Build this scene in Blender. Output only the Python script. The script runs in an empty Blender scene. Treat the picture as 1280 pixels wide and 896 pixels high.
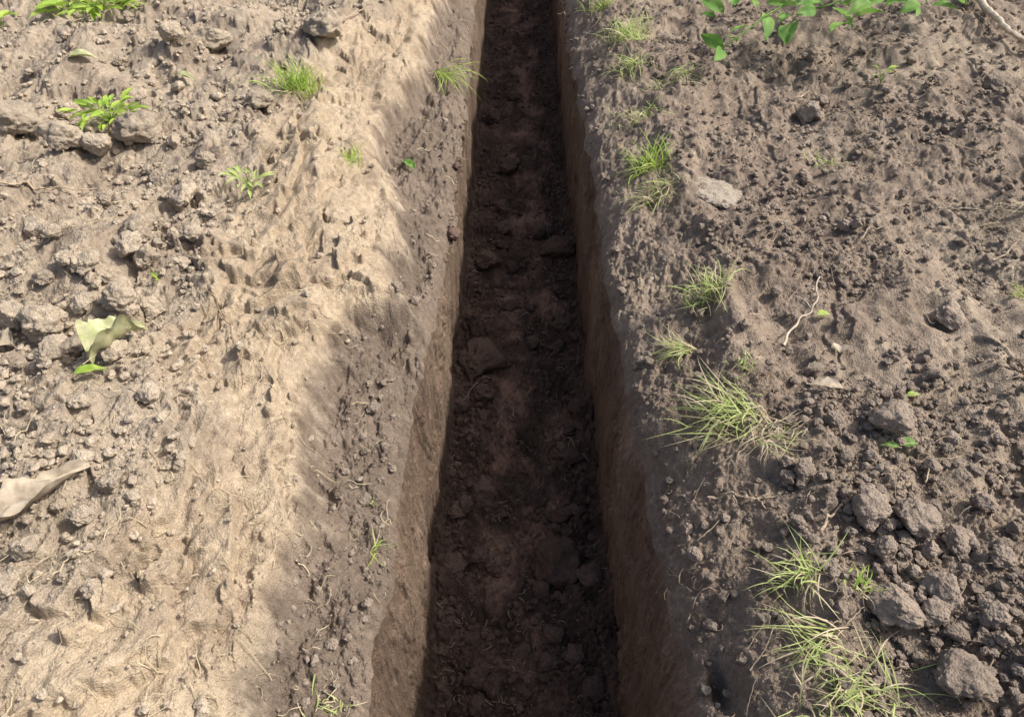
import bpy, bmesh, math, numpy as np
from mathutils import Vector
SC = bpy.context.scene; COL = SC.collection
rng = np.random.default_rng(11)
# ------------------------------------------------------------ camera numbers
F = 924.0; CX = 651.0; CY = 448.0; CH = 1.5
P_ = math.atan(879/924.0); cp, sp = math.cos(P_), math.sin(P_)
def ray(px, py):
    a = (px-CX)/F; b = (CY-py)/F
    return np.array([a, cp+b*sp, -sp+b*cp])
def at(px, py, z=0.0):
    d = ray(px, py); t = (z-CH)/d[2]
    return np.array([d[0]*t, d[1]*t, z])
# ------------------------------------------------------------ noise
rs = np.random.RandomState(5)
PT = rs.permutation(4096); GA = rs.rand(4096)*2*np.pi; GX, GY = np.cos(GA), np.sin(GA)
R1, R2, R3, R4 = [rs.rand(4096) for _ in range(4)]
g3 = rs.randn(4096, 3); g3 /= np.linalg.norm(g3, axis=1)[:, None]
def h2(ix, iy, s=0): return PT[(PT[(ix+s*131) & 4095]+iy) & 4095]
def fade(t): return t*t*t*(t*(t*6-15)+10)
def pn(x, y, s=0):
    x = np.asarray(x, float); y = np.asarray(y, float)
    ix = np.floor(x).astype(int); iy = np.floor(y).astype(int); fx = x-ix; fy = y-iy
    u = fade(fx); v = fade(fy)
    def g(dx, dy):
        h = h2(ix+dx, iy+dy, s); return GX[h]*(fx-dx)+GY[h]*(fy-dy)
    a = g(0,0); b = g(1,0); c = g(0,1); d = g(1,1)
    return 1.5*((a+(b-a)*u)*(1-v)+(c+(d-c)*u)*v)
def fbm(x, y, o=4, s=0, gain=.5):
    r = 0; a = 1.0
    for k in range(o):
        r = r+a*pn(x*2**k+k*17.3, y*2**k-k*9.1, s+k); a *= gain
    return r
def p3(x, y, z, s=0):
    ix = np.floor(x).astype(int); iy = np.floor(y).astype(int); iz = np.floor(z).astype(int)
    fx, fy, fz = x-ix, y-iy, z-iz; u, v, w = fade(fx), fade(fy), fade(fz)
    def g(a, b, c):
        h = PT[(PT[(PT[(ix+a+s*97) & 4095]+iy+b) & 4095]+iz+c) & 4095]; q = g3[h]
        return q[..., 0]*(fx-a)+q[..., 1]*(fy-b)+q[..., 2]*(fz-c)
    def l(c):
        return (g(0,0,c)*(1-u)+g(1,0,c)*u)*(1-v)+(g(0,1,c)*(1-u)+g(1,1,c)*u)*v
    return 1.6*(l(0)*(1-w)+l(1)*w)
def ss(a, b, x):
    t = np.clip((x-a)/(b-a), 0, 1); return t*t*(3-2*t)
def crumb(x, y, cell, seed, dens):
    q = .20*cell
    wx = x+q*pn(x/cell*1.9, y/cell*1.9, seed+40)+q*.5*pn(x/cell*5, y/cell*5, seed+44); wy = y+q*pn(x/cell*1.9+50, y/cell*1.9, seed+41)
    X = wx/cell; Y = wy/cell; ix = np.floor(X).astype(int); iy = np.floor(Y).astype(int)
    best = np.zeros_like(X); tint = np.full_like(X, .5)
    for dx in (-1, 0, 1):
        for dy in (-1, 0, 1):
            h = h2(ix+dx, iy+dy, seed)
            r = (.18+.42*R3[h]**1.5)*dens
            d2 = (X-ix-dx-R1[h])**2+(Y-iy-dy-R2[h])**2*(0.8+.5*R4[h])
            b = np.sqrt(np.maximum(r*r-d2, 0)); m = b > best
            best = np.where(m, b, best); tint = np.where(m, R4[h], tint)
    return best*cell, tint
# ------------------------------------------------------------ plan curves of the trench and its banks
def curve(path, z):
    w = np.array([at(px, py, z) for px, py in path]); o = np.argsort(w[:, 1]); w = w[o]
    return lambda y: np.interp(y, w[:, 1], w[:, 0])
_rl = curve([(594,0),(585,100),(573,200),(562,300),(540,400),(516,500),(502,600),(488,700),(470,800),(452,896)], -.2)
_rr = curve([(702,0),(720,100),(740,200),(754,300),(771,400),(787,500),(806,600),(828,700),(848,800),(868,896)], -.16)
lipL = curve([(556,0),(530,80),(478,160),(492,230),(503,300),(500,375),(440,400),(408,480),(395,560),(385,640),(352,740),(330,820),(315,896)], -.05)
upL = curve([(520,0),(440,60),(360,130),(352,200),(300,290),(275,360),(262,440),(258,520),(262,590),(235,660),(175,740),(90,800),(60,896)], 0.03)
graR = curve([(735,0),(770,60),(800,130),(822,220),(885,340),(880,420),(865,500),(930,600),(960,680),(1000,780),(1010,896)], -.03)
def rimL(y):
    y = np.asarray(y); return _rl(y)+.012*pn(y*2.2, 3.3, 3)+.020*pn(y*5.5, 1.3, 4)+.009*pn(y*13, 1.3, 5)+.004*pn(y*35, 1.3, 5)
def rimR(y):
    y = np.asarray(y); return _rr(y)+.012*pn(y*2.0, 7.3, 6)+.020*pn(y*5.0, 5.3, 7)+.009*pn(y*12, 4.3, 8)+.004*pn(y*35, 1.3, 8)
ZF = -1.1
def flL(y): return -.330+.012*pn(np.asarray(y)*1.6, 11.3, 9)+.005*pn(np.asarray(y)*7, 2.3, 10)
def flR(y): return .328+.012*pn(np.asarray(y)*1.5, 15.3, 12)+.005*pn(np.asarray(y)*7, 6.3, 13)
def macroL(x, y):
    w0 = fbm(x*3, y*3, 2, 20); w1 = fbm(x*16, y*16, 3, 24)
    r = rimL(y); lip = np.minimum(lipL(y)+.045*w0+.012*w1, r-.03); up = upL(y)+.07*w0+.012*w1
    out = np.maximum(r-x, 0)
    u = np.clip(out/(r-lip), 0, 1)
    z = -.205+.065*u**.8-.050*np.exp(-out/.028)
    a = lip-x; b = up-x
    z = z+.11*ss(-.04, .05, a)+.085*ss(-.02, .45, a)
    z = z+.05*ss(-.03, .06, b)*(.45+1.1*pn(y*1.8, .5, 30))
    far = ss(0, .4, b)
    z = z+far*(.045*fbm(x*1.1, y*1.1, 3, 31)+.035*fbm(x*4, y*4, 2, 35))
    z = z+ss(.0, .1, a)*(.036*pn(x*3.2, y*2.0, 36)+.011*fbm(x*10, y*8, 3, 33))
    z = z+(.030*fbm(x*9, y*7, 4, 37)+.011*fbm(x*28, y*22, 3, 38))*(1-ss(0, .08, a))
    # layered crust: terraces stepping down towards the trench, and broken plates
    T = a*4.6+1.15*fbm(x*2.6, y*1.7, 5, 294, .5)+.06*w1; fr = T-np.floor(T)
    z = z+ss(.0, .12, a)*(1-.6*far)*.044*(ss(.0, .11, fr)-fr)
    n = fbm(x*2.6, y*1.9, 5, 94, .52); z = z+ss(.0, .12, a)*(.028*ss(.05, .085, n)+.018*ss(-.35, -.31, n))
    h = at(155, 742, 0); z = z-.05*np.exp(-(((x-h[0])/.02)**2+((y-h[1])/.02)**2))
    return z, a, b, out
def macroR(x, y):
    w0 = fbm(x*3, y*3, 2, 50); w1 = fbm(x*15, y*15, 3, 58)
    r = rimR(y); g = np.maximum(graR(y)+.045*w0+.012*w1, r+.06)
    out = np.maximum(x-r, 0); u = np.clip(out/(g-r), 0, 1)
    z = -.150+.120*u**.9-.050*np.exp(-out/.028)
    a = x-g
    z = z+.03*ss(-.01, .07, a)+.05*ss(.3, 2.0, a)
    z = z+ss(0, .3, a)*(.050*fbm(x*1.3, y*1.3, 3, 51)+.022*fbm(x*4.5, y*4.5, 2, 55))
    z = z+(.026*fbm(x*7, y*5.5, 3, 57)+.010*fbm(x*28, y*22, 3, 59)*(1-ss(0, .1, a)))
    n = fbm(x*2.8, y*2.2, 5, 104, .5); z = z+ss(.0, .1, a)*(.012*ss(.05, .11, n)+.012*ss(-.30, -.24, n))
    h = at(905, 850, -.12); z = z-.11*np.exp(-(((x-h[0])/.022)**2+((y-h[1])/.055)**2))
    return z, a, out
def floorH(x, y):
    return ZF+.035*fbm(x*2.2, y*2.2, 3, 70)+.030*fbm(x*8, y*8, 3, 74)+.050*np.exp(-(x-flL(y)).clip(0)/.04)+.045*np.exp(-(flR(y)-x).clip(0)/.04)
def macro(x, y):
    x = np.asarray(x, float); y = np.asarray(y, float)
    c = np.where(x < 0, macroL(x, y)[0], macroR(x, y)[0])
    return np.where((x > rimL(y)) & (x < rimR(y)), floorH(x, y), c)+.006
def hit(px, py):
    d = ray(px, py); lo, hi = (.3-CH)/d[2], (-1.35-CH)/d[2]
    for n in (90, 30):
        tt = np.linspace(lo, hi, n); X = d[0]*tt; Y = d[1]*tt
        i = max(int(np.argmax(CH+d[2]*tt <= macro(X, Y))), 1); lo, hi = tt[i-1], tt[i]
    return np.array([X[i], Y[i], float(macro(X[i], Y[i]))])
def micro(x, y, g):
    f2 = 1-.5*ss(3.2, 5.5, y); f3 = 1-ss(1.8, 3.6, y)
    pat = np.clip(.55+.9*fbm(x*4, y*4, 2, 80), 0, 1.25)
    c0, t0 = crumb(x, y, .075, 1, np.clip(g*pat-.35, 0, 1.0)*.85)
    c1, t1 = crumb(x, y, .036, 2, np.clip(g*(.1+.8*pat)-.12, 0, 1.0)*1.1)
    c2, t2 = crumb(x, y, .018, 3, np.clip(g*(.75+.4*pat), 0, 1.08))
    c3, t3 = crumb(x, y, .0092, 4, np.clip(.30+g*.9, 0, 1.12))
    z = np.maximum(np.maximum(c0*.7, c1*.78), c2*.76*f2)+.50*c3*f3
    t = np.where(c0*.7 > c1*.78, t0, np.where(c1*.78 > c2*.76, t1, t2))
    z = z+(.0026+.0012*g)*fbm(x*24, y*24, 4, 84, .6)*(.40+.60*f3)
    return z, t
def bank(side, x, y):
    if side < 0:
        z, a, b, out = macroL(x, y)
        smooth = ss(.0, .05, a)*(1-ss(-.03, .10, b+.12*pn(x*3, y*3, 90)))
        g = 1.0*(1-ss(-.01, .05, a))*np.clip(.90+.7*fbm(x*6, y*6, 2, 89), .4, 1.08)+ss(-.02, .10, b)*np.clip(.82+.8*fbm(x*1.6, y*1.6, 2, 91), .4, 1.05)
        g = np.clip(g, 0, 1.08)*(1-smooth)
        patch = ss(-.10, .35, fbm(x*4.5, y*4.5, 4, 92)); g = g+smooth*(.14+patch*.60)
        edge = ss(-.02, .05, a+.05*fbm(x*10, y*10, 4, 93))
        dry = edge*(.76+.24*smooth)
        dry = dry-.30*ss(.05, .4, fbm(x*3.3, y*3.3, 3, 99))*ss(0, .05, a)
        warm = smooth; darken = (1-edge)*(.75+.4*fbm(x*5, y*4, 2, 88))  # left shoulder's shade painted in: soil darkened from lip to rim
    else:
        z, a, out = macroR(x, y)
        sh = 1-ss(-.06, .05, a)
        sm = ss(.05, .45, fbm(x*1.5, y*1.5, 4, 111))*ss(0, .2, a)
        g = np.clip(.82+.6*fbm(x*1.7, y*1.7, 2, 101), .5, 1.05)*(1-sh)+sh*np.clip(.85+.6*fbm(x*6, y*6, 2, 102), .4, 1.05)
        c = at(1290, 440, 0); pd = np.exp(-(((x-c[0])/.35)**2+((y-c[1])/.45)**2))  # pd: sunlit patch at the right edge, painted as paler soil
        dry = np.clip(.15+.30*fbm(x*1.5, y*1.5, 3, 103)+.45*pd+.08*ss(.5, 2, a)-.06*sh+.06*sm, 0, 1)  # low base value paints the right bank's shade into the soil colour
        g = g*(1-.5*pd)*(1-.45*sm); warm = .0*sh; darken = .25*(1-ss(0, .10, out))  # last mask: colour darker towards the right rim
    m, t = micro(x, y, g)
    return z+m, np.clip(dry, 0, 1), t, warm, np.clip(darken, 0, 1)
# ------------------------------------------------------------ mesh helpers
def mk(name, V, Fc, mat, parent=None, smooth=True, attrs=None):
    V = np.ascontiguousarray(V, dtype=np.float32).reshape(-1, 3); Fc = np.ascontiguousarray(Fc, dtype=np.int32)
    me = bpy.data.meshes.new(name); me.vertices.add(len(V)); me.vertices.foreach_set('co', V.ravel())
    k = Fc.shape[1]; me.loops.add(Fc.size); me.loops.foreach_set('vertex_index', Fc.ravel())
    me.polygons.add(len(Fc)); me.polygons.foreach_set('loop_start', np.arange(0, Fc.size, k, dtype=np.int32))
    me.polygons.foreach_set('loop_total', np.full(len(Fc), k, dtype=np.int32))
    me.polygons.foreach_set('use_smooth', np.full(len(Fc), smooth, dtype=bool))
    me.update(calc_edges=True)
    for n, a in (attrs or {}).items():
        at_ = me.attributes.new(n, 'FLOAT', 'POINT'); at_.data.foreach_set('value', np.ascontiguousarray(a, dtype=np.float32).ravel())
    me.materials.append(mat)
    o = bpy.data.objects.new(name, me); COL.objects.link(o)
    if parent: o.parent = parent
    return o
def gridF(nr, nc, flip=False):
    i = np.arange((nr-1)*nc).reshape(nr-1, nc)[:, :-1].ravel()
    q = np.stack([i, i+1, i+nc+1, i+nc], 1)
    return q[:, ::-1] if flip else q
def tag(o, label=None, cat=None, group=None, kind=None):
    if label: o['label'] = label
    if cat: o['category'] = cat
    if group: o['group'] = group
    if kind: o['kind'] = kind
    return o
def empty(name, loc, label, cat, group=None):
    o = bpy.data.objects.new(name, None); COL.objects.link(o); o.location = loc; o.empty_display_size = .05
    return tag(o, label, cat, group)
# ------------------------------------------------------------ materials
def newmat(name):
    m = bpy.data.materials.new(name); m.use_nodes = True; nt = m.node_tree
    return m, nt, nt.nodes['Principled BSDF']
def N(nt, t, **k):
    n = nt.nodes.new(t)
    for a, b in k.items(): setattr(n, a, b)
    return n
def noise(nt, vec, scale, det=4, rough=.6):
    n = N(nt, 'ShaderNodeTexNoise'); n.inputs['Scale'].default_value = scale; n.inputs['Detail'].default_value = det
    n.inputs['Roughness'].default_value = rough; nt.links.new(vec, n.inputs['Vector']); return n.outputs['Fac']
def mrange(nt, v, a, b, c, d):
    n = N(nt, 'ShaderNodeMapRange'); nt.links.new(v, n.inputs[0])
    for i, q in enumerate((a, b, c, d)): n.inputs[i+1].default_value = q
    return n.outputs[0]
def mix(nt, fac, A, B, mode='MIX'):
    n = N(nt, 'ShaderNodeMix', data_type='RGBA', blend_type=mode)
    if isinstance(fac, float): n.inputs[0].default_value = fac
    else: nt.links.new(fac, n.inputs[0])
    for i, q in ((6, A), (7, B)):
        if isinstance(q, tuple): n.inputs[i].default_value = (*q, 1)
        else: nt.links.new(q, n.inputs[i])
    return n.outputs[2]
def attr(nt, name):
    n = N(nt, 'ShaderNodeAttribute', attribute_name=name); return n.outputs['Fac']
def scalecol(nt, col, v):
    c = N(nt, 'ShaderNodeCombineColor')
    for i in range(3): nt.links.new(v, c.inputs[i])
    return mix(nt, 1.0, col, c.outputs[0], 'MULTIPLY')
def bump(nt, bs, pos, k=1.0, streak=None):
    vo = N(nt, 'ShaderNodeTexVoronoi'); vo.inputs['Scale'].default_value = 190; nt.links.new(pos, vo.inputs['Vector'])
    inv = mrange(nt, vo.outputs['Distance'], 0, 1, 1, 0)
    last = None
    L = [(noise(nt, pos, 90, 5, .7), .0036), (inv, .0024), (noise(nt, pos, 600, 3, .7), .0012)]
    if streak is not None: L.insert(0, (noise(nt, streak, 40, 4, .6), .014))
    for hgt, dist in L:
        b = N(nt, 'ShaderNodeBump'); b.inputs['Strength'].default_value = 1.0; b.inputs['Distance'].default_value = dist*k
        nt.links.new(hgt, b.inputs['Height'])
        if last: nt.links.new(last, b.inputs['Normal'])
        last = b.outputs[0]
    nt.links.new(last, bs.inputs['Normal'])
def soil(name, darkA, darkB, dryA, dryB, use_attr=True, dryval=.5, vert=False, rough=.95):
    m, nt, bs = newmat(name); geo = N(nt, 'ShaderNodeNewGeometry'); pos = geo.outputs['Position']
    v = pos
    if vert:
        mp = N(nt, 'ShaderNodeMapping'); mp.inputs['Scale'].default_value = (1, 1.8, .18); mp.inputs['Rotation'].default_value = (.14, 0, 0); nt.links.new(pos, mp.inputs[0]); v = mp.outputs[0]
    n1 = mrange(nt, noise(nt, v, 6, 6, .68), .33, .67, 0, 1)
    mo = mix(nt, n1, darkA, darkB); dr = mix(nt, n1, dryA, dryB)
    if use_attr:
        ad = N(nt, 'ShaderNodeMath', operation='ADD'); nt.links.new(attr(nt, 'dry'), ad.inputs[0])
        nt.links.new(mrange(nt, noise(nt, pos, 14, 5, .7), .3, .7, -.22, .22), ad.inputs[1]); ad.use_clamp = True
        c = mix(nt, ad.outputs[0], mo, dr)
        c = scalecol(nt, c, mrange(nt, attr(nt, 'tint'), 0, 1, .84, 1.16))
        wm = mix(nt, attr(nt, 'warm'), (1, 1, 1), (1.03, .99, .93)); c = mix(nt, 1.0, c, wm, 'MULTIPLY')
        c = scalecol(nt, c, mrange(nt, attr(nt, 'darken'), 0, 1, 1, .66))  # mask multiplies colour down, including shade painted on the left shoulder
    else:
        c = mix(nt, dryval, mo, dr)
        oi = N(nt, 'ShaderNodeObjectInfo'); c = scalecol(nt, c, mrange(nt, oi.outputs['Random'], 0, 1, .85, 1.15))
    lo, hi = (.58, 1.38) if vert else (.72, 1.28)
    c = scalecol(nt, c, mrange(nt, noise(nt, v, 45, 5, .75), .3, .7, lo, hi))
    c = scalecol(nt, c, mrange(nt, noise(nt, pos, 420, 3, .7), .3, .7, .72, 1.28))
    nt.links.new(c, bs.inputs['Base Color']); bs.inputs['Roughness'].default_value = rough
    bs.inputs['Specular IOR Level'].default_value = .25
    bump(nt, bs, pos, 1.0, v if vert else None)
    return m
M_ground = soil('soil_ground', (.178, .138, .108), (.265, .209, .166), (.34, .283, .216), (.45, .380, .295))  # darker pair also holds the shade painted on right bank and left shoulder
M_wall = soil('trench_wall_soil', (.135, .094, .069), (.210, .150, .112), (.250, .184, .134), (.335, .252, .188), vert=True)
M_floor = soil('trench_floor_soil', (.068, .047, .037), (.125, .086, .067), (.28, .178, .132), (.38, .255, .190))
M_clod_dry = soil('dry_clod', (.32, .265, .205), (.40, .335, .26), (.40, .335, .26), (.46, .39, .305), False)
M_clod_brown = soil('brown_clod', (.215, .172, .138), (.29, .235, .190), (.29, .237, .195), (.35, .293, .243), False)
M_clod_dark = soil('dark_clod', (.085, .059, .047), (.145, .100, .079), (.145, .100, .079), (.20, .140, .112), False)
M_stone = soil('pale_slab', (.27, .23, .185), (.33, .285, .23), (.32, .275, .225), (.38, .33, .27), False)
def leafmat(name, A, B, tr=.35, sc=30, rough=.6):
    m, nt, bs = newmat(name); geo = N(nt, 'ShaderNodeNewGeometry')
    c = mix(nt, mrange(nt, noise(nt, geo.outputs['Position'], sc, 3, .6), .35, .65, 0, 1), A, B)
    nt.links.new(c, bs.inputs['Base Color']); bs.inputs['Roughness'].default_value = rough
    t = N(nt, 'ShaderNodeBsdfTranslucent'); nt.links.new(c, t.inputs[0]); mx = N(nt, 'ShaderNodeMixShader'); mx.inputs[0].default_value = tr
    nt.links.new(bs.outputs[0], mx.inputs[1]); nt.links.new(t.outputs[0], mx.inputs[2])
    nt.links.new(mx.outputs[0], nt.nodes['Material Output'].inputs[0]); return m
M_fresh = leafmat('fresh_grass', (.28, .46, .06), (.46, .60, .11))
M_pale = leafmat('pale_grass', (.38, .50, .14), (.57, .64, .28))
M_straw = leafmat('straw', (.42, .35, .23), (.60, .52, .36), .2)
M_leaf = leafmat('green_leaf', (.12, .29, .05), (.28, .47, .11), .4, 9, .65)
M_deadleaf = leafmat('pale_dead_leaf', (.34, .38, .17), (.54, .52, .33), .1, 40)
M_tanleaf = leafmat('tan_dead_leaf', (.34, .285, .215), (.50, .43, .34), .1, 45, .9)
M_root = leafmat('root_bark', (.28, .21, .15), (.46, .37, .27), 0, 90, .9)
M_branch = leafmat('pale_bark', (.42, .35, .27), (.58, .50, .40), 0, 60, .9)
M_darkroot = leafmat('dark_root', (.13, .09, .06), (.28, .20, .13), 0, 90, .9)
# ------------------------------------------------------------ ground, walls, floor
pyf = np.linspace(960, -40, 980)
yf = np.array([at(651, p, -.05)[1] for p in pyf])
ys = np.concatenate([np.linspace(-6, yf[0], 70)[:-1], yf, np.linspace(yf[-1], 9.5, 200)[1:], np.geomspace(9.5, 70, 60)[1:]])
NC = 680
for side in (-1, 1):
    t = np.linspace(0, 1, NC)
    W = np.clip(.70*(cp*np.clip(ys, .3, 6)+sp*1.5)+.1, .9, None)
    tt = t**1.12
    rim = rimL(ys) if side < 0 else rimR(ys)
    d = tt[None, :]*W[:, None]
    ex = np.geomspace(.02, 60, 60)
    d = np.concatenate([d, W[:, None]+ex[None, :]], 1)
    X = rim[:, None]+side*d; Y = np.repeat(ys[:, None], X.shape[1], 1)
    Z, dry, tint, warm, darken = bank(side, X, Y)
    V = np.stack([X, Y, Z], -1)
    o = mk('ground', V, gridF(*X.shape, flip=side < 0), M_ground, attrs={'dry': dry, 'tint': tint, 'warm': warm, 'darken': darken})
    tag(o, kind='structure')
    nt_ = 150; tv = np.linspace(0, 1, nt_); fl = flL(ys) if side < 0 else flR(ys)
    zr = Z[:, 0]; zb = ZF-.12
    ZZ = zb+(zr[:, None]-zb)*tv[None, :]
    XX = fl[:, None]+(rim-fl)[:, None]*(.35*tv[None, :]+.65*tv[None, :]**9)
    YY = np.repeat(ys[:, None], nt_, 1)
    A = YY*1.0; S = 200+side*20
    disp = .014*pn(A*3, ZZ*1.6+A*.6, S)+.009*pn(A*12, ZZ*1.2+A*2, S+1)+.005*fbm(A*34, ZZ*4+A*5, 4, S+2, .65)
    ledge = fbm(A*3, ZZ*1.6+A, 5, S+7); disp = disp+.009*ss(.1, .14, ledge)-.008*ss(.1, .14, -ledge)
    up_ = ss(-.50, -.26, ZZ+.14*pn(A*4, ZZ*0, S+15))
    cr, ct = crumb(A, ZZ*.8, .034, S+9, np.clip(.95*up_+.9*fbm(A*3, ZZ*3, 2, S+10)-.1, 0, 1)); disp = disp-cr*.65
    c2, _ = crumb(A, ZZ, .013, S+12, .85); disp = disp-c2*.55*(1-ss(2.5, 4.5, A))
    bl = 1-np.clip(tv, 0, 1)[None, :]**24
    XX = XX+side*disp*bl
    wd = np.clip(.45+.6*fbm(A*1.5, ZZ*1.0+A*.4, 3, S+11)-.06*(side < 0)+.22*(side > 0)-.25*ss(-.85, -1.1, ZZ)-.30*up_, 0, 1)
    ww = np.clip((.35*(side < 0))+.3*fbm(A*2, ZZ*1.2, 2, S+19), 0, 1)  # left wall toned darker overall, both walls mottled by noise
    o = mk('trench_wall', np.stack([XX, YY, ZZ], -1), gridF(*XX.shape, flip=side > 0), M_wall, attrs={'dry': wd, 'tint': ct, 'warm': wd*0, 'darken': ww})
    tag(o, kind='structure')
pyg = np.linspace(930, -40, 1000); yg = np.array([at(651, p, ZF)[1] for p in pyg])
yg = np.concatenate([np.linspace(-6, yg[0], 50)[:-1], yg, np.geomspace(yg[-1], 70, 80)[1:]])
X, Y = np.meshgrid(np.linspace(-.40, .40, 280), yg)
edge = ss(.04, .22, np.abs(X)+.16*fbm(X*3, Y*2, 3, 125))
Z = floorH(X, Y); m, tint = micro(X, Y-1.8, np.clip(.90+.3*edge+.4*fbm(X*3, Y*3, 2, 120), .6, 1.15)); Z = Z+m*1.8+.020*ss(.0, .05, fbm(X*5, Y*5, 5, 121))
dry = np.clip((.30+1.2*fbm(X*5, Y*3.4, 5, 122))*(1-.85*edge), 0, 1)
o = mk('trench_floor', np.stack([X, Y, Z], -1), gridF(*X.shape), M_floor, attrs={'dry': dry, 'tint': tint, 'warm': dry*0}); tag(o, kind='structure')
# ------------------------------------------------------------ clods
def ico(sub):
    bm = bmesh.new(); bmesh.ops.create_icosphere(bm, subdivisions=sub, radius=1)
    V = np.array([v.co[:] for v in bm.verts]); Fc = np.array([[v.index for v in f.verts] for f in bm.faces]); bm.free(); return V, Fc
def clodV(V, seed, amp=1.0, fine=True):
    r = np.random.RandomState(seed); o = r.rand(3)*50; V = V.copy()
    for _ in range(9):
        n = r.randn(3); n /= np.linalg.norm(n); c = .58+.27*r.rand(); d = V@n; V = V-np.outer(np.maximum(d-c, 0)*.9, n)
    def q(s, k): return p3(V[:, 0]*s+o[0], V[:, 1]*s+o[1], V[:, 2]*s+o[2], k)
    a = 1+amp*(.20*q(1.3, 1)+.15*q(2.7, 2)+(.08*q(5.5, 3)+.06*q(12, 4)+.04*q(24, 6)-.05*np.abs(q(8, 5)) if fine else 0))
    V = V*a[:, None]; V *= np.array([1, .80+.20*r.rand(), .70+.2*r.rand()]); return V
I3 = ico(5); I2 = ico(2)
def variants(mat):
    L = []
    for k in range(8):
        V = clodV(I3[0], 60+k); me = mk('soil_clod', V, I3[1], mat); L.append(me.data); bpy.data.objects.remove(me)
    return L
VD, VB, VK = variants(M_clod_dry), variants(M_clod_brown), variants(M_clod_dark)
def clod(me, p, r, label, group=None, squash=1.0):
    o = bpy.data.objects.new('soil_clod', me); COL.objects.link(o)
    o.location = (p[0], p[1], p[2]+r*.50*squash+.004); o.scale = (r, r, r*squash)
    o.rotation_euler = (rng.uniform(-.4, .4), rng.uniform(-.4, .4), rng.uniform(0, 6.28))
    return tag(o, label, 'soil clod', group)
big = [
 (18,165,27,'d','large pale clod cut by the upper left edge, beside a row of clods'),
 (84,184,22,'d','rounded pale clod below the small leafy weed at upper left'),
 (126,190,17,'d','smaller pale clod just right of the rounded clod under the weed'),
 (182,176,26,'d','broad crumbly clod right of the small leafy weed at upper left'),
 (270,58,18,'d','lone angular clod near the top, left of the bright green tuft'),
 (214,48,13,'d','small clod left of the lone angular clod near the top'),
 (410,46,21,'d','dark edged clod above the bright green tuft near the trench'),
 (325,136,15,'d','clod on the crumbling ledge below left of the bright green tuft'),
 (230,256,19,'d','clod standing alone above the pale bulging clay of the left bank'),
 (47,294,17,'d','oval clod near the left edge, above the heap of clods'),
 (83,330,11,'d','small round clod below right of the oval clod at left'),
 (176,296,18,'d','topmost of three touching clods in the middle of the left bank'),
 (163,316,16,'d','middle of three touching clods on the left bank'),
 (187,328,14,'d','lowest of three touching clods on the left bank'),
 (152,380,19,'d','largest clod directly above the pale curled leaf'),
 (107,385,12,'d','small clod left of the clod above the curled leaf'),
 (56,414,24,'d','biggest clod of the heap left of the pale curled leaf'),
 (20,400,17,'d','clod at the left end of the heap beside the curled leaf'),
 (98,441,14,'d','clod touching the left side of the pale curled leaf'),
 (74,436,12,'d','small clod below the biggest clod of the left heap'),
 (36,690,16,'d','clod beside the tan dead leaf strip at lower left'),
 (106,578,12,'d','small clod above the tan dead leaf strip at lower left'),
 (22,725,13,'d','small clod below the tan dead leaf at the left edge'),
 (1116,765,31,'b','large rounded clod beside the lower right grass tufts'),
 (1195,852,38,'b','largest clod of all, at the bottom right corner'),
 (1176,742,24,'b','lumpy clod right of the large rounded clod at lower right'),
 (1162,768,17,'b','clod wedged between the rounded clod and the lumpy clod'),
 (1192,794,15,'b','small round clod above the largest bottom right clod'),
 (1136,655,29,'b','broad flat topped clod at the top of the lower right heap'),
 (1080,640,23,'b','clod left of the broad flat topped clod'),
 (1112,532,26,'b','rounded clod standing alone at middle right above the green leaf pair'),
 (1104,690,15,'b','small clod below the broad flat topped clod'),
 (1196,682,20,'b','clod right of and below the broad flat topped clod'),
 (1226,634,14,'b','small clod near the right edge above the heap'),
 (1160,690,13,'b','small clod in the middle of the lower right heap'),
 (1248,700,15,'b','clod near the right edge beside the lower right heap'),
 (1240,770,16,'b','clod near the right edge level with the large rounded clod'),
 (1010,150,15,'b','rounded clod under a bent root high on the right bank'),
 (1240,110,13,'b','clod near the upper right corner'),
 (1182,404,20,'b','smooth pale lump on the right bank at mid height'),
 (1040,530,12,'b','small clod right of the large drooping grass tuft'),
 (1002,592,13,'b','clod below the large drooping grass tuft'),
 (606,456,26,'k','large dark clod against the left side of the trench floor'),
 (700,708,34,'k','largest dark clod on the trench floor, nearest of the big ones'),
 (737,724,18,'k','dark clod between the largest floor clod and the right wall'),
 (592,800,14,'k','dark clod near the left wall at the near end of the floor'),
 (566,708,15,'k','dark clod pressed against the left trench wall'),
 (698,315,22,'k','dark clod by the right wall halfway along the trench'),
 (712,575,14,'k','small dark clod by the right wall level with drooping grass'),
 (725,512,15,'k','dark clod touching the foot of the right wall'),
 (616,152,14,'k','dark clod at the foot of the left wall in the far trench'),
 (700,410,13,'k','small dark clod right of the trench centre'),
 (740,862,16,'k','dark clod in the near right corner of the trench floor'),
]
for px, py, r, zn, lab in big:
    p = hit(px, py); H = CH-p[2]; sc = (py+431)*.724/H
    me = {'d': VD, 'b': VB, 'k': VK}[zn][rng.integers(8)]
    clod(me, p, r/sc*(1.25 if zn == 'd' else 1.12), lab, squash=.85 if zn != 'k' else .7)
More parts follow.
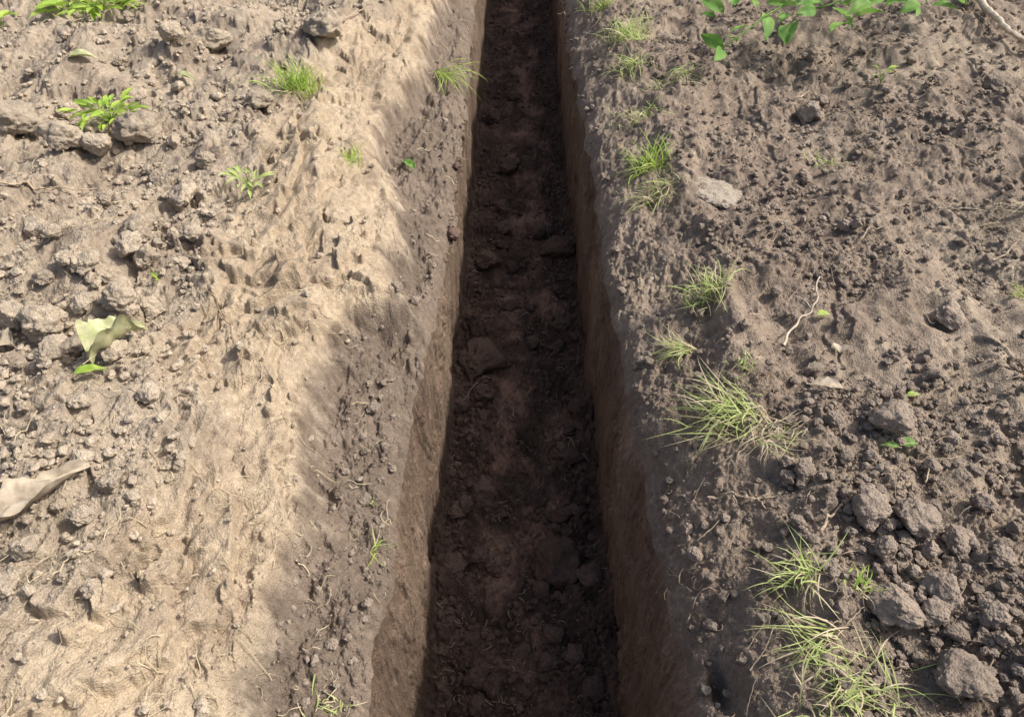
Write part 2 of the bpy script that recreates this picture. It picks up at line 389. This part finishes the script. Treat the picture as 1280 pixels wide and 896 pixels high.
def scatter(n, zone, V, rmin, rmax, label, group):
    k = 0
    while k < n:
        px, py, w = zone[rng.integers(len(zone))]
        a = rng.normal(px, w[0]); b = rng.normal(py, w[1])
        if not (-10 < a < 1290 and 0 < b < 900): continue
        p = hit(a, b)
        inn = rimL(p[1])-.01 < p[0] < rimR(p[1])+.01
        if (V is VK) != bool(inn): continue
        if V is VK and (p[0] < flL(p[1])+.03 or p[0] > flR(p[1])-.03): continue
        sc = (b+431)*.724/(CH-p[2]); r = rmin+(rmax-rmin)*rng.random()**2
        clod(V[rng.integers(8)], p, r/sc, label, group, squash=.85); k += 1
scatter(70, [(60,400,(60,45)),(60,400,(60,45)),(110,170,(90,30)),(170,310,(60,50)),(40,690,(40,60)),(180,60,(130,40)),(80,540,(60,60))], VD, 7, 18,
        'small pale dry clod strewn loosely over the sunlit left bank', 'small clods on the left bank')
scatter(86, [(1150,690,(90,50)),(1180,760,(80,60)),(1230,830,(40,40)),(1040,620,(60,40)),(1120,600,(90,50)),(1240,700,(40,70))], VB, 5, 13,
        'small brown clod in the crumbly heap on the lower right bank', 'small clods of the lower right heap')
scatter(38, [(990,300,(60,50)),(1000,400,(60,40)),(1100,200,(110,70)),(1150,100,(80,40))], VB, 4.5, 9,
        'small brown clod scattered over the upper right bank', 'small clods on the upper right bank')
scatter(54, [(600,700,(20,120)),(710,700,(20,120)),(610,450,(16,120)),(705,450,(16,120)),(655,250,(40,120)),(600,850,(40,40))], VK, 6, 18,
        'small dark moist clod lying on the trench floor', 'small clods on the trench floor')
for k in range(38):                                   # clods caught on the crumbling rims
    sd = -1 if k % 2 else 1; y = rng.uniform(.7, 3.6); x = (rimL(y)-rng.uniform(.02, .11)) if sd < 0 else (rimR(y)+rng.uniform(.02, .11))
    clod(VB[rng.integers(8)], (float(x), y, float(macro(x, y))-.004), rng.uniform(.008, .022), 'small brown clod caught on the crumbling %s rim of the trench' % ('left' if sd < 0 else 'right'), 'clods on the %s trench rim' % ('left' if sd < 0 else 'right'), .8)
def crumbs(name, n, area, mat, rmin, rmax, dens, seed):
    r = np.random.RandomState(seed); x, y = area(r, n*4); keep = r.rand(len(x)) < dens(x, y); x, y = x[keep][:n], y[keep][:n]; n = len(x)
    z = macro(x, y); rad = rmin+(rmax-rmin)*r.rand(n)**4
    base = [clodV(I2[0], 300+k, 1.7, False) for k in range(8)]; B = np.stack(base)[r.randint(0, 8, n)]
    a = r.rand(n)*6.28; c, s = np.cos(a)[:, None], np.sin(a)[:, None]
    V = np.stack([B[:, :, 0]*c-B[:, :, 1]*s, B[:, :, 0]*s+B[:, :, 1]*c, B[:, :, 2]*.9], -1)*rad[:, None, None]
    V += np.stack([x, y, z+rad*.35], -1)[:, None, :]
    Fc = (I2[1][None]+(np.arange(n)*len(I2[0]))[:, None, None]).reshape(-1, 3)
    return mk(name, V.reshape(-1, 3), Fc, mat, smooth=False)
def areaL(r, n):
    y = .45+r.rand(n)**1.5*4.6; w = .75*(cp*y+1.03); return rimL(y)-.02-r.rand(n)*(w-.2), y
def areaR(r, n):
    y = .45+r.rand(n)**1.5*4.6; w = .75*(cp*y+1.03); return rimR(y)+.02+r.rand(n)*(w-.2), y
def areaF(r, n):
    y = .9+r.rand(n)**1.4*7.4; return -.30+r.rand(n)*.6, y
dl = lambda x, y: np.clip(.03+.45*ss(0, .1, upL(y)-x)*np.clip(.6+1.6*fbm(x*2.5, y*2.5, 3, 130), 0, 1), .01, 1)*ss(-.02, .02, lipL(y)-x)
dr = lambda x, y: np.clip(.08+.5*ss(0, .1, x-graR(y))*np.clip(.6+1.6*fbm(x*2.5, y*2.5, 3, 131), 0, 1), .02, 1)*(1-.6*ss(.05, .45, fbm(x*1.5, y*1.5, 4, 111)))
ds = lambda x, y: .5*(x > lipL(y)+.0)
tag(crumbs('soil_crumbs', 8500, areaL, M_clod_dry, .003, .018, dl, 1), 'fine pale soil crumbs strewn over the left bank', 'soil crumbs', kind='stuff')
tag(crumbs('soil_crumbs', 2000, areaL, M_clod_brown, .003, .013, ds, 7), 'fine brown soil crumbs on the dark shoulder left of the trench', 'soil crumbs', kind='stuff')
tag(crumbs('soil_crumbs', 9500, areaR, M_clod_brown, .003, .017, dr, 2), 'fine brown soil crumbs strewn over the right bank', 'soil crumbs', kind='stuff')
tag(crumbs('soil_crumbs', 10000, areaF, M_clod_dark, .004, .020, lambda x, y: .4+.6*ss(.06, .22, np.abs(x)), 3), 'fine dark crumbs covering the trench floor', 'soil crumbs', kind='stuff')
def slab(px, py, wpx, hpx, mat, name='earth_slab', rot=0.2):
    p = hit(px, py); sc = (py+431)*.724/(CH-p[2]); V = clodV(I3[0], int(px), 1.3); V = V/np.abs(V).max(0)
    V = V*np.array([wpx/sc/2, hpx/sc/2*1.6, .016])
    c, s = math.cos(rot), math.sin(rot); V = np.stack([V[:, 0]*c-V[:, 1]*s, V[:, 0]*s+V[:, 1]*c, V[:, 2]], 1)
    o = mk(name, V, I3[1], mat); o.location = (p[0], p[1], p[2]+.009); return o
tag(slab(893, 244, 76, 50, M_stone), 'flat pale grey earth slab right of the drooping grass at upper right', 'earth slab')
# ------------------------------------------------------------ grass
def blades(name, base, az, el, L, w, droop, mat, parent, segs=7):
    n = len(az); P0 = np.array(parent.location[:])
    pts = np.zeros((n, segs+1, 3)); pts[:, 0] = base; e = el.copy(); azz = az.copy(); kk = rng.normal(0, .16, n)
    for i in range(segs):
        st = np.stack([np.cos(azz)*np.cos(e), np.sin(azz)*np.cos(e), np.sin(e)], 1)*(L/segs)[:, None]
        pts[:, i+1] = pts[:, i]+st; e = e-droop/segs; azz = azz+kk
    g = macro(pts[..., 0], pts[..., 1]); inside = g < -.7
    g2 = np.where(inside, -9, g+.010); pts[:, 1:, 2] = np.maximum(pts[:, 1:, 2], g2[:, 1:])
    s = np.linspace(0, 1, segs+1); prof = (1-s**2.2)*(.6+.4*np.minimum(s*5, 1))+.03
    tw = az+np.pi/2+rng.normal(0, .5, n); sd = np.stack([np.cos(tw), np.sin(tw), rng.normal(0, .35, n)], 1)
    off = sd[:, None, :]*prof[None, :, None]*w[:, None, None]/2
    V = np.stack([pts-off, pts+off], 2).reshape(n, -1, 3)-P0
    i = np.arange(segs); q = np.stack([2*i, 2*i+1, 2*i+3, 2*i+2], 1); Fc = (q[None]+(np.arange(n)*(2*segs+2))[:, None, None]).reshape(-1, 4)
    return mk(name, V, Fc, mat, parent)
def tuft(px, py, label, n, L, spread=.03, lean=None, leanw=0.0, mat=None, ndry=0, el=(.5, 1.4), droop=(.6, 1.8), w=.0034, name='grass_tuft', cat='grass tuft'):
    p = hit(px, py); p[2] += .002; e = empty(name, p, label, cat)
    def gen(n, nm, mt, elr, lf):
        b = p+np.stack([rng.normal(0, spread, n), rng.normal(0, spread*.8, n), np.zeros(n)], 1); b[:, 2] = np.maximum(macro(b[:, 0], b[:, 1]), p[2]-.04)
        az = rng.uniform(0, 2*np.pi, n)
        if lean is not None:
            vx = np.cos(az)+leanw*np.cos(lean); vy = np.sin(az)+leanw*np.sin(lean); az = np.arctan2(vy, vx)
        blades(nm, b, az, rng.uniform(*elr, n), L*lf*rng.uniform(.3, 1.15, n), w*rng.uniform(.6, 1.2, n), rng.uniform(*droop, n), mt, e)
    gen(n, 'blades', mat or M_pale, el, 1.0)
    if ndry: gen(ndry, 'dry_blades', M_straw, (.0, .8), .9)
    return e
LF = math.pi
tuft(374,112,'dense bright green grass tuft near the top of the left bank',190,.19,.045,None,0,M_fresh,20,(.6,1.5),(.4,1.4),.0042)
tuft(441,200,'small yellow green grass sprig below right of the dense bright tuft',36,.10,.02,None,0,M_fresh,8)
tuft(550,96,'thin green grass hanging over the left rim of the trench at the top',44,.27,.020,-.6,1.2,M_fresh,8,(.2,.9),(1,2),.0045)
tuft(468,690,'thin green sprig on the dark shoulder of the left bank',9,.08,.008,0.1,.8,M_fresh,3,(.2,.9))
tuft(466,630,'tiny faded grass sprig above the thin green sprig on the left shoulder',7,.035,.006,None,0,M_pale,4)
tuft(412,878,'faded thin grass at the bottom edge of the left shoulder',12,.06,.02,None,0,M_pale,10,(.2,1.2))
tuft(196,350,'tiny green sprout beside three touching clods on the left bank',6,.05,.004,None,0,M_fresh,0,(.9,1.5),(.1,.6),.006)
tuft(786,48,'tall pale grass tuft drooping on the right bank near the top',160,.20,.05,LF,.5,M_pale,50,w=.0044)
tuft(788,84,'drooping grass below the tall pale tuft near the top of the right bank',75,.15,.04,-2,.6,M_pale,30,(.2,1.0),w=.0042)
tuft(752,10,'grass at the top edge beside the right rim of the trench',55,.14,.04,LF,.4,M_fresh,10)
tuft(838,102,'flat wispy grass lying on the right bank near the top',50,.15,.05,0,.3,M_pale,30,(.05,.5))
tuft(802,146,'small flattened faded grass above the twin tufts of the right bank',44,.12,.04,LF,.3,M_pale,25,(.1,.6))
tuft(814,208,'green topped grass tuft on the right rim at upper height',85,.18,.03,LF*.9,.5,M_fresh,20,(.3,1.2),w=.004)
tuft(822,246,'dry drooping grass tuft just left of the flat pale slab',50,.16,.04,-2.4,.8,M_pale,80,(.0,.8))
tuft(884,372,'upright grass tuft in the middle of the right bank rim',85,.15,.028,LF*.8,.3,M_pale,30,(.4,1.4))
tuft(862,436,'flat bundle of pale grass pointing toward the trench',40,.15,.015,LF,2.2,M_pale,30,(.0,.4),(.1,.6))
tuft(932,458,'short grass sprig above the large drooping tuft',16,.07,.02,None,0,M_pale,16)
tuft(922,516,'largest pale green tuft drooping toward the trench at mid right bank',90,.18,.045,LF,1.2,M_pale,50,(.0,.7),(.3,1.1),.0036)
tuft(962,545,'dry straw coloured grass hanging right of the largest drooping tuft',14,.13,.035,-.9,.9,M_pale,50,(.0,.5))
tuft(1010,718,'upright grass tuft left of the large rounded clod at lower right',40,.13,.020,LF,.5,M_pale,22,(.2,1.2),(.3,1.2),.0036)
tuft(1072,736,'small grass sprig touching the large rounded clod',18,.065,.012,None,0,M_fresh,10)
tuft(1040,796,'grass tuft with long blades reaching left toward the trench',13,.18,.018,LF,1.8,M_pale,12,(.1,.6),(.3,1.0),.0038)
tuft(1062,862,'broad grass clump at the bottom edge right of the trench',74,.14,.050,LF,.3,M_pale,50,(.0,1.0),(.4,1.4),.0034)
tuft(1276,372,'yellowish sprig at the right edge of the right bank',14,.07,.01,LF,.8,M_fresh,8)
tuft(1072,165,'thin tall dry stems standing on the upper right bank',7,.26,.02,.5,.3,M_straw,6,(.9,1.4),(.2,.9),.002,'dry_stems','dry stems')
tuft(1030,204,'short faded grass lying below the thin tall dry stems',24,.10,.03,None,0,M_pale,20,(.05,.5))
tuft(1262,262,'mat of dry rootlets at the upper right edge',14,.16,.06,-2.2,.8,M_straw,60,(.0,.5),(.2,.9),.002,'root_mat','dry roots')
tuft(345,182,'tangle of dry rootlets hanging from the left bank ledge',4,.10,.05,-1.2,1.0,M_straw,60,(-.2,.5),(.5,1.3),.002,'root_tangle','dry roots')
# ------------------------------------------------------------ leaves, weeds
def leafgrid(L, W, nu=13, nv=7, fold=.25, curl=.3, seed=0, shape=.8, wav=.0, tear=0.):
    u = np.linspace(0, 1, nu)[:, None]; v = np.linspace(-1, 1, nv)[None, :]
    wd = W/2*np.sin(np.pi*u**shape)**.9
    if tear: wd = wd*(1+tear*pn(u*6+seed, u*0+np.sign(v)*2.3+.4, 145)+tear*.4*pn(u*15+seed, u*0+np.sign(v)*2.3, 146))
    X = u*L+0*v; Y = wd*v
    Z = np.abs(v)*wd*fold*2+curl*L*(-(u-.4)**2+.16)+wav*L*pn(u*4+seed, v*1.5+seed*.7, 140)
    V = np.stack([X, Y+0*u, Z], -1).reshape(-1, 3); return V, gridF(nu, nv)
def rotm(yaw, pitch, roll):
    cy, sy, cp_, sp_, cr, sr = math.cos(yaw), math.sin(yaw), math.cos(pitch), math.sin(pitch), math.cos(roll), math.sin(roll)
    Rz = np.array([[cy,-sy,0],[sy,cy,0],[0,0,1]]); Ry = np.array([[cp_,0,-sp_],[0,1,0],[sp_,0,cp_]]); Rx = np.array([[1,0,0],[0,cr,-sr],[0,sr,cr]]); return Rz@Ry@Rx
class Acc:
    def __init__(s): s.V = []; s.F = []; s.n = 0
    def add(s, V, Fc): s.V.append(V); s.F.append(Fc+s.n); s.n += len(V)
    def build(s, name, mat, parent=None, origin=(0,0,0)): return mk(name, np.concatenate(s.V)-np.array(origin), np.concatenate(s.F), mat, parent)
def tube(pts, r0, r1, seg=6):
    pts = np.array(pts, float); n = len(pts); T = np.gradient(pts, axis=0); T /= np.linalg.norm(T, axis=1)[:, None]+1e-9
    A = np.cross(T, [0.13, .21, 1.0]); A /= np.linalg.norm(A, axis=1)[:, None]+1e-9; B = np.cross(T, A)
    r = np.linspace(r0, r1, n)[:, None, None]*(1+.15*rng.normal(size=(n, 1, 1))*0.6); th = np.arange(seg+1)*2*np.pi/seg
    V = pts[:, None, :]+r*(A[:, None, :]*np.cos(th)[None, :, None]+B[:, None, :]*np.sin(th)[None, :, None])
    return V.reshape(-1, 3), gridF(n, seg+1)
def smoothpts(P, n=24, j=.0):
    P = np.array(P, float); t = np.linspace(0, len(P)-1, n); k = np.arange(len(P))
    Q = np.stack([np.interp(t, k, P[:, i]) for i in range(3)], 1)
    for _ in range(3): Q[1:-1] = (Q[:-2]+2*Q[1:-1]+Q[2:])/4
    s = rng.random()*50
    Q[:, 0] += j*pn(t*2+s, t*0+.5, 150); Q[:, 1] += j*pn(t*2+s, t*0+9.5, 151); return Q
def twig(pxs, r, label, mat=None, lift=.010, name='twig', cat='twig', branches=0, j=.012, n=30):
    mat = mat or M_root
    P = np.array([hit(*q) for q in pxs]); Q = smoothpts(P, n, j)
    Q[:, 2] = np.maximum(Q[:, 2], macro(Q[:, 0], Q[:, 1]))+lift+.012*np.abs(pn(np.arange(n)*.35, np.arange(n)*0+r*999, 152))
    a = Acc(); a.add(*tube(Q, r, r*.45))
    for b in range(branches):
        i = rng.integers(n//4, n*3//4); d = Q[i+3]-Q[i]; ang = math.atan2(d[1], d[0])+rng.choice([-1, 1])*rng.uniform(.5, 1); l = rng.uniform(.03, .09)
        q = smoothpts([Q[i], Q[i]+np.array([math.cos(ang)*l*.5, math.sin(ang)*l*.5, .01]), Q[i]+np.array([math.cos(ang+.3)*l, math.sin(ang+.3)*l, .004])], 8, .003); a.add(*tube(q, r*.55, r*.2, 5))
    o = a.build(name, mat, None, Q[0]); o.location = Q[0]; return tag(o, label, cat)
twig([(258,362),(290,405),(300,450),(302,490)], .0026, 'thin bent root lying on the smooth clay of the left bank', M_darkroot, name='root', cat='root', branches=2)
twig([(0,232),(45,240),(85,240),(122,240)], .005, 'brown twig at the left edge below the row of clods', M_root, branches=1)
twig([(978,434),(992,405),(1020,385),(1022,350)], .0042, 'pale crooked twig on the right bank beside a green leaf', M_branch, branches=1)
twig([(884,628),(915,622),(945,632),(965,640)], .0035, 'small forked root below the largest drooping grass tuft', M_root, branches=4, name='root', cat='root')
twig([(1205,-14),(1228,22),(1255,48),(1295,72)], .022, 'thick pale branch crossing the upper right corner', M_branch, lift=.04, name='branch', cat='branch', j=.01)
twig([(990,140),(1010,132),(1030,142)], .004, 'bent root arched over a rounded clod on the right bank', M_root, lift=.06, name='root', cat='root')
twig([(1150,605),(1165,580),(1158,560)], .002, 'thin upright rootlet above the lower right heap', M_straw, name='root', cat='root', branches=3)
twig([(1025,665),(1040,645),(1048,635)], .004, 'short stub of root left of the broad flat topped clod', M_root, name='root', cat='root')
twig([(1170,180),(1215,192),(1262,200)], .003, 'long thin root below the upper right corner', M_root, name='root', cat='root', branches=3)
twig([(1070,305),(1085,290),(1100,288),(1118,300)], .003, 'short curved root at the middle of the upper right bank', M_root, name='root', cat='root')
twig([(1238,330),(1262,310),(1285,300)], .0035, 'root leaving the picture at the right edge', M_root, name='root', cat='root', branches=2)
twig([(430,30),(455,15),(470,8)], .004, 'pale twig at the top of the left bank near the trench', M_root)
twig([(60,300),(110,285),(160,270)], .002, 'fine straw across the crumbs above the clod trio', M_straw, name='straw', cat='straw')
twig([(40,620),(75,600),(92,572)], .0035, 'dark twig ending beside the tan dead leaf', M_darkroot)
twig([(60,730),(85,705),(120,690)], .0025, 'fine rootlet below the tan dead leaf', M_straw, name='root', cat='root', branches=2)
twig([(595,480),(585,495),(575,515)], .003, 'short root on the trench floor by the left wall', M_root, name='root', cat='root')
twig([(700,540),(722,565),(735,580)], .003, 'forked root on the trench floor by the right wall', M_root, name='root', cat='root', branches=2)
def fibres(n, area, mat, seed, label, lmin=.02, lmax=.09):
    r = np.random.RandomState(seed); x, y = area(r, n); segs = 6; az = r.rand(n)*6.28; L = lmin+(lmax-lmin)*r.rand(n)**2
    pts = np.zeros((n, segs+1, 2)); pts[:, 0, 0] = x; pts[:, 0, 1] = y; k = r.randn(n)*.35
    for i in range(segs):
        pts[:, i+1, 0] = pts[:, i, 0]+np.cos(az)*L/segs; pts[:, i+1, 1] = pts[:, i, 1]+np.sin(az)*L/segs; az = az+k+r.randn(n)*.25
    z = macro(pts[..., 0], pts[..., 1]); z = np.where(np.abs(z-z[:, :1]) > .25, z[:, :1], z)+.008+.010*r.rand(n, 1)+.006*np.sin(np.linspace(0, 6, segs+1))[None, :]
    w = (.0007+.0009*r.rand(n))[:, None, None]; c = np.concatenate([pts, z[..., None]], -1)
    sd = np.stack([-np.sin(az), np.cos(az), az*0], 1)[:, None, :]*w; up = np.array([0, 0, 1.0])[None, None]*w
    V = np.stack([c-sd, c+up*1.4, c+sd], 2).reshape(-1, 3)
    i = np.arange(segs); q = np.concatenate([np.stack([3*i, 3*i+1, 3*i+4, 3*i+3], 1), np.stack([3*i+1, 3*i+2, 3*i+5, 3*i+4], 1)])
    Fc = (q[None]+(np.arange(n)*3*(segs+1))[:, None, None]).reshape(-1, 4)
    tag(mk('root_fibres', V, Fc, mat), label, 'root fibres', kind='stuff')
fibres(700, areaL, M_straw, 21, 'fine dry root fibres strewn over the left bank', .02, .11)
fibres(950, areaR, M_root, 22, 'fine brown root fibres strewn over the right bank', .02, .11)
fibres(900, areaF, M_straw, 23, 'fine root fibres strewn over the trench floor', .015, .08)
def fallen(px, py, Lp, Wp, yaw, mat, label, name='fallen_leaf', cat='leaf', curl=.3, fold=.3, wav=.05, pitch=0., roll=0., rib=True, lift=.014, tear=0.):
    p = hit(px, py); sc = (py+431)*.724/(CH-p[2]); p[2] += lift; e = empty(name, p, label, cat)
    nu = 41; V, Fc = leafgrid(Lp/sc, Wp/sc, nu, 9, fold=fold, curl=curl, seed=px*.1, wav=wav, tear=tear); R = rotm(yaw, pitch, roll); V[:, 0] -= Lp/sc/2
    mk('leaf_blade', V@R.T, Fc, mat, e)
    if rib:
        mid = V.reshape(nu, 9, 3)[::4, 4]+np.array([0, 0, .001]); st = mid[0]-np.array([Lp/sc*.12, 0, 0]); v, f = tube(np.vstack([st, mid]), .0016, .0006, 5); mk('midrib', v@R.T, f, M_straw, e)
    return e
fallen(154,440,80,46,1.1,M_deadleaf,'pale green curled dead leaf beside the heap of clods on the left bank',curl=.5,fold=.75,wav=.22,roll=-.1,lift=.035,tear=.25)
fallen(118,474,40,14,.3,M_fresh,'small yellow green leaf scrap under the pale curled leaf',curl=.3,lift=.03)
fallen(38,638,165,46,.9,M_tanleaf,'long tan dead leaf at the lower left edge',curl=.05,fold=.6,wav=.10,lift=.020,tear=.45)
fallen(8,432,34,26,-.4,M_tanleaf,'brown dead leaf cut by the left edge beside the clod heap',curl=.4,wav=.15,tear=.4)
fallen(105,76,34,18,.2,M_deadleaf,'pale grey green leaf lying flat near the upper left corner')
fallen(1028,398,18,11,.2,M_fresh,'small bright green leaf beside the pale crooked twig')
fallen(1139,499,20,9,.1,M_fresh,'small bright leaf above the green leaf pair on the right bank')
fallen(1132,560,28,15,.1,M_leaf,'right leaf of the green pair below the lone clod')
fallen(1110,562,22,10,2.9,M_leaf,'left leaf of the green pair below the lone clod')
fallen(1020,464,26,13,.1,M_stone,'whitish leaf scrap right of the short grass sprig',rib=False,tear=.4)
fallen(1034,487,44,17,-.15,M_tanleaf,'tan leaf scrap below the whitish scrap',tear=.4)
fallen(1048,440,16,20,1.3,M_tanleaf,'tiny tan leaf scrap above the whitish scrap',rib=False)
fallen(352,38,22,10,-.5,M_tanleaf,'beige leaf scrap near the top of the left bank')
fallen(512,210,24,12,-.8,M_leaf,'dull green leaf on the dark shoulder of the left bank',rib=False)
fallen(232,100,34,12,-.4,M_deadleaf,'faded leaf scrap left of the dense bright tuft')
def weed(px, py, label, nl, Lm, Wm, mat, spread, name='leafy_weed'):
    p = hit(px, py); p[2] += .006; e = empty(name, p, label, 'weed'); lv = Acc(); st = Acc()
    for k in range(nl):
        a = k*2.4+rng.normal(0, .3); l = Lm*rng.uniform(.6, 1.1); r = spread*rng.uniform(.15, 1); b = np.array([math.cos(a)*r, math.sin(a)*r*.8, .02+.05*rng.random()])
        V, Fc = leafgrid(l, l*Wm, 9, 5, .25, .3, k); lv.add(V@rotm(a+rng.normal(0, .4), rng.uniform(-.1, .5), rng.normal(0, .3)).T+b, Fc)
        st.add(*tube(smoothpts([(0,0,0), b*np.array([.5,.5,.9]), b], 6), .0018, .001, 5))
    lv.build('leaves', mat, e); st.build('stem', mat, e); return e
weed(140,154,'small leafy green weed above the row of clods at upper left',40,.08,.34,M_fresh,.12)
weed(122,16,'bright leafy weed at the top edge of the left bank',60,.12,.32,M_fresh,.22)
weed(2,34,'green weed leaf cut by the upper left corner',5,.09,.4,M_fresh,.04)
weed(314,240,'thin pale weed on the ledge above the bulging clay',18,.06,.28,M_pale,.08)
weed(1100,106,'sparse little weed on the upper right bank left of the corner',5,.05,.3,M_fresh,.04)
root = at(1060, -60, 0.05); e = empty('leafy_shrub', root, 'leafy green shrub shoots reaching in at the top right edge', 'shrub')
lv = Acc()
def shoot(pxs, zs, r, leaves):
    P = np.array([at(px, py, z) for (px, py), z in zip(pxs, zs)]); Q = smoothpts(P, 24, .004)
    v, f = tube(Q-root, r, r*.5, 6); mk('stem', v, f, M_leaf, e)
    for px, py, ang, lp in leaves:
        z = float(np.interp(px, sorted([q[0] for q in pxs]), [z for _, z in sorted(zip([q[0] for q in pxs], zs))])); b = at(px, py, z); sc = (py+431)*.724/(CH-z)
        L = lp/sc*1.25*rng.uniform(.75, 1.15); V, Fc = leafgrid(L, L*.48, 11, 7, .18, .3, px, wav=.04); lv.add(V@rotm(math.radians(ang)+rng.normal(0, .2), rng.uniform(-.5, .5), rng.normal(0, .6)).T+b-root, Fc)
shoot([(1060,-60),(1010,-8),(960,18),(918,50),(896,66)], [.35,.3,.25,.18,.12], .006, [(905,58,170,28),(902,62,240,26),(912,48,60,24),(935,34,200,20),(945,10,110,30),(918,8,90,32),(905,16,150,30),(892,22,120,26),(955,16,250,30),(975,10,30,26)])
shoot([(1090,-60),(1070,-10),(1035,8),(1000,14),(984,36)], [.35,.32,.28,.24,.2], .006, [(990,30,-110,44),(985,18,-130,32),(1000,8,120,30),(1012,10,40,26),(1020,12,-160,24),(1040,10,-60,30),(1050,6,60,28),(985,6,150,30),(1030,6,200,30)])
shoot([(1110,-60),(1100,-20),(1075,8),(1058,34)], [.38,.34,.3,.25], .005, [(1060,30,-130,36),(1068,22,-20,28),(1075,8,150,24),(1085,4,20,26),(1090,4,220,28)])
shoot([(1150,-60),(1150,-20),(1160,6)], [.4,.34,.3], .005, [(1150,4,200,28),(1165,7,-20,26),(1180,3,-10,26),(1130,0,210,30),(1108,4,-70,26),(1140,4,-90,26)])
shoot([(1180,-60),(1195,-20),(1210,6)], [.4,.34,.3], .005, [(1205,5,200,30),(1212,1,0,28)])
for k in range(90):
    px = rng.uniform(880, 1280); py = rng.uniform(-160, -20); b = at(px, py, rng.uniform(.15, .5)); L = rng.uniform(.09, .16)
    V, Fc = leafgrid(L, L*.48, 9, 5, .22, .25, k); lv.add(V@rotm(rng.uniform(0, 6.28), rng.uniform(-.3, .4), rng.normal(0, .4)).T+b-root, Fc)
lv.build('leaves', M_leaf, e)
# ------------------------------------------------------------ light
EL = math.radians(47); PHI = math.radians(5)
S = Vector((math.cos(EL)*math.cos(PHI), math.cos(EL)*math.sin(PHI), math.sin(EL)))
sun = bpy.data.lights.new('sun', 'SUN'); sun.energy = 4.3; sun.angle = math.radians(3.5); sun.color = (1, .95, .86)
so = bpy.data.objects.new('sun', sun); COL.objects.link(so); so.rotation_euler = S.to_track_quat('Z', 'Y').to_euler()
w = bpy.data.worlds.new('World'); SC.world = w; w.use_nodes = True; nt = w.node_tree
sky = nt.nodes.new('ShaderNodeTexSky'); sky.sky_type = 'NISHITA'; sky.sun_disc = False; sky.sun_elevation = EL; sky.sun_rotation = math.pi/2-PHI; sky.dust_density = 6; sky.air_density = 1
nt.links.new(sky.outputs[0], nt.nodes['Background'].inputs[0]); nt.nodes['Background'].inputs[1].default_value = .15
cam = bpy.data.cameras.new('camera'); co = bpy.data.objects.new('camera', cam); COL.objects.link(co)
co.location = (0, 0, CH); co.rotation_euler = (math.pi/2-P_, 0, 0); cam.sensor_width = 36; cam.lens = F/1280*36; cam.shift_x = -11/1280; cam.clip_start = .05; cam.clip_end = 300
SC.camera = co
SC.view_settings.view_transform = 'Standard'; SC.view_settings.look = 'None'; SC.view_settings.exposure = 0
